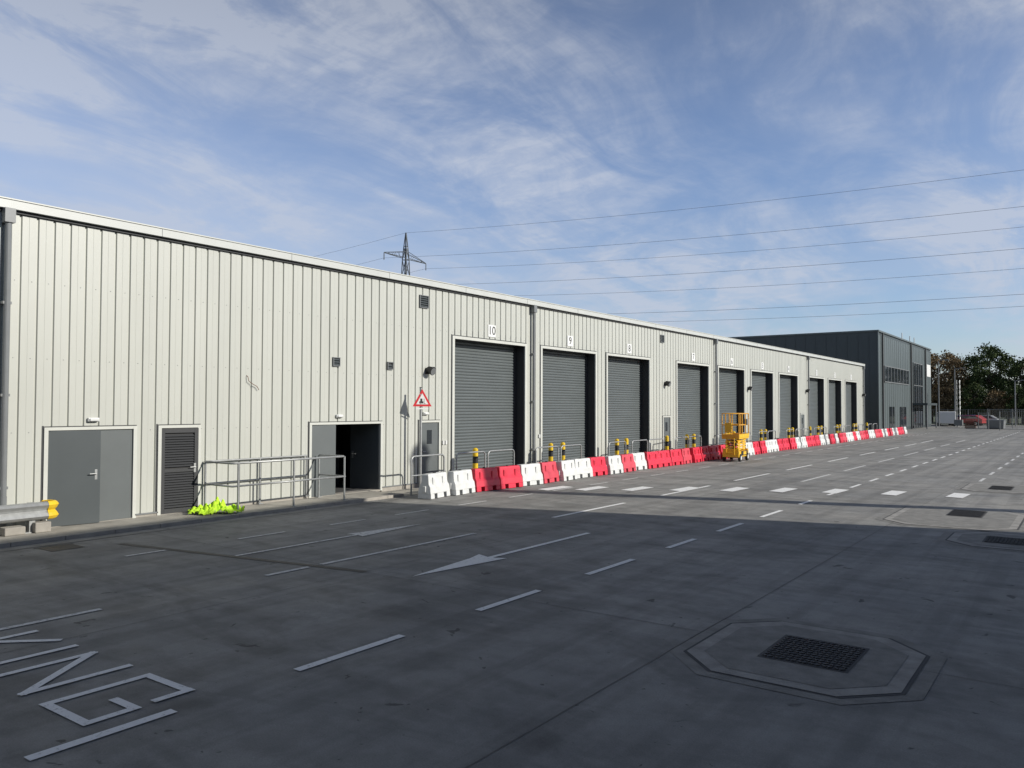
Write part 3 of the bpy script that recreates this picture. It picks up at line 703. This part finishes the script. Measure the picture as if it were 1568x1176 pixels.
def math_(op,a,b_=None,v=None):
    m=N.new('ShaderNodeMath'); m.operation=op
    L.new(a,m.inputs[0]) 
    if b_ is not None: L.new(b_,m.inputs[1])
    elif v is not None: m.inputs[1].default_value=v
    return m.outputs[0]
zz=math_('MAXIMUM',sep.outputs[2],v=0.0); zd=math_('ADD',zz,v=.16)
cx=math_('DIVIDE',sep.outputs[0],zd); cy=math_('DIVIDE',sep.outputs[1],zd)
cmb=N.new('ShaderNodeCombineXYZ'); L.new(cx,cmb.inputs[0]); L.new(cy,cmb.inputs[1])
def cl(rot,scale,sc,det,rough,dist,lo,hi,loc=(0,0,0)):
    mp=N.new('ShaderNodeMapping'); mp.inputs['Rotation'].default_value=(0,0,math.radians(rot)); mp.inputs['Scale'].default_value=scale; mp.inputs['Location'].default_value=loc; L.new(cmb.outputs[0],mp.inputs['Vector'])
    n=N.new('ShaderNodeTexNoise'); n.inputs['Scale'].default_value=sc; n.inputs['Detail'].default_value=det; n.inputs['Roughness'].default_value=rough; n.inputs['Distortion'].default_value=dist; L.new(mp.outputs[0],n.inputs['Vector'])
    r=N.new('ShaderNodeMapRange'); r.interpolation_type='SMOOTHSTEP'; r.inputs[1].default_value=lo; r.inputs[2].default_value=hi; L.new(n.outputs['Fac'],r.inputs[0]); return r.outputs[0]
c1=cl(20,(1,1,1),.6,5,.55,.3,.34,.66,(3.4,1.2,0))
c2=cl(-12,(1.4,.7,1),2.4,8,.64,.7,.34,.70,(1,4,0))
c3=cl(35,(1,1.8,1),7,6,.62,.4,.35,.7)
cc=math_('MULTIPLY',c1,c2)
# a long cirrus streak running away over the warehouse
dx_=math_('MULTIPLY',math_('ADD',cx,v=1.22),v=.98); dy_=math_('MULTIPLY',math_('ADD',cy,v=-1.78),v=.20); dd=math_('ADD',dx_,dy_)
dd=math_('DIVIDE',dd,v=.42); dd=math_('MULTIPLY',dd,dd); dd=math_('MULTIPLY',dd,v=-1.0); band=math_('EXPONENT',dd)
bt=math_('MULTIPLY',band,math_('ADD',math_('MULTIPLY',c2,v=.62),v=.16))
cc=math_('ADD',cc,bt)
t1=math_('MULTIPLY',c3,v=.45); t2=math_('ADD',t1,v=.72); cc=math_('MULTIPLY',cc,t2)
haze=math_('MULTIPLY',c1,v=.28); cc=math_('ADD',cc,haze)
hl=N.new('ShaderNodeMapRange'); hl.interpolation_type='SMOOTHSTEP'; hl.inputs[1].default_value=-1.1; hl.inputs[2].default_value=-2.6; hl.inputs[3].default_value=0; hl.inputs[4].default_value=.42; L.new(cx,hl.inputs[0])
cc=math_('ADD',cc,hl.outputs[0]); cc=math_('ADD',cc,v=.05); cc=math_('MINIMUM',cc,v=.82)
gr=N.new('ShaderNodeMapRange'); gr.interpolation_type='SMOOTHSTEP'; gr.inputs[1].default_value=.25; gr.inputs[2].default_value=.75; gr.inputs[3].default_value=1.0; gr.inputs[4].default_value=.45; L.new(zz,gr.inputs[0])
tint=N.new('ShaderNodeMix'); tint.data_type='RGBA'; tint.blend_type='MULTIPLY'; tint.inputs[0].default_value=1; L.new(sky.outputs[0],tint.inputs[6]); tint.inputs[7].default_value=(1.28,1.36,1.62,1)
mx=N.new('ShaderNodeMix'); mx.data_type='RGBA'; L.new(cc,mx.inputs[0]); L.new(tint.outputs[2],mx.inputs[6]); mx.inputs[7].default_value=(6.3,6.9,8.2,1)
sc_=N.new('ShaderNodeVectorMath'); sc_.operation='SCALE'; L.new(mx.outputs[2],sc_.inputs[0]); L.new(gr.outputs[0],sc_.inputs[3])
L.new(sc_.outputs[0],bg.inputs['Color']); bg.inputs['Strength'].default_value=.085
w.cycles.sampling_method='MANUAL'; w.cycles.sample_map_resolution=512

# ---------------- camera ----------------
yaw=math.radians(36.06); pit=math.radians(1.615); rol=math.radians(.172)
fw=Vector((-math.sin(yaw)*math.cos(pit),math.cos(yaw)*math.cos(pit),math.sin(pit))); r=Vector((math.cos(yaw),math.sin(yaw),0)); u=r.cross(fw)
r2=r*math.cos(rol)+u*math.sin(rol); u2=-r*math.sin(rol)+u*math.cos(rol)
cd=bpy.data.cameras.new('camera'); cd.sensor_width=36; cd.lens=1218.5*36/1568; cd.clip_end=5000; cd.clip_start=.05
c=bpy.data.objects.new('camera',cd); COL.objects.link(c)
c.matrix_world=Matrix(((r2.x,u2.x,-fw.x,0),(r2.y,u2.y,-fw.y,0),(r2.z,u2.z,-fw.z,2.42),(0,0,0,1)))
S.camera=c
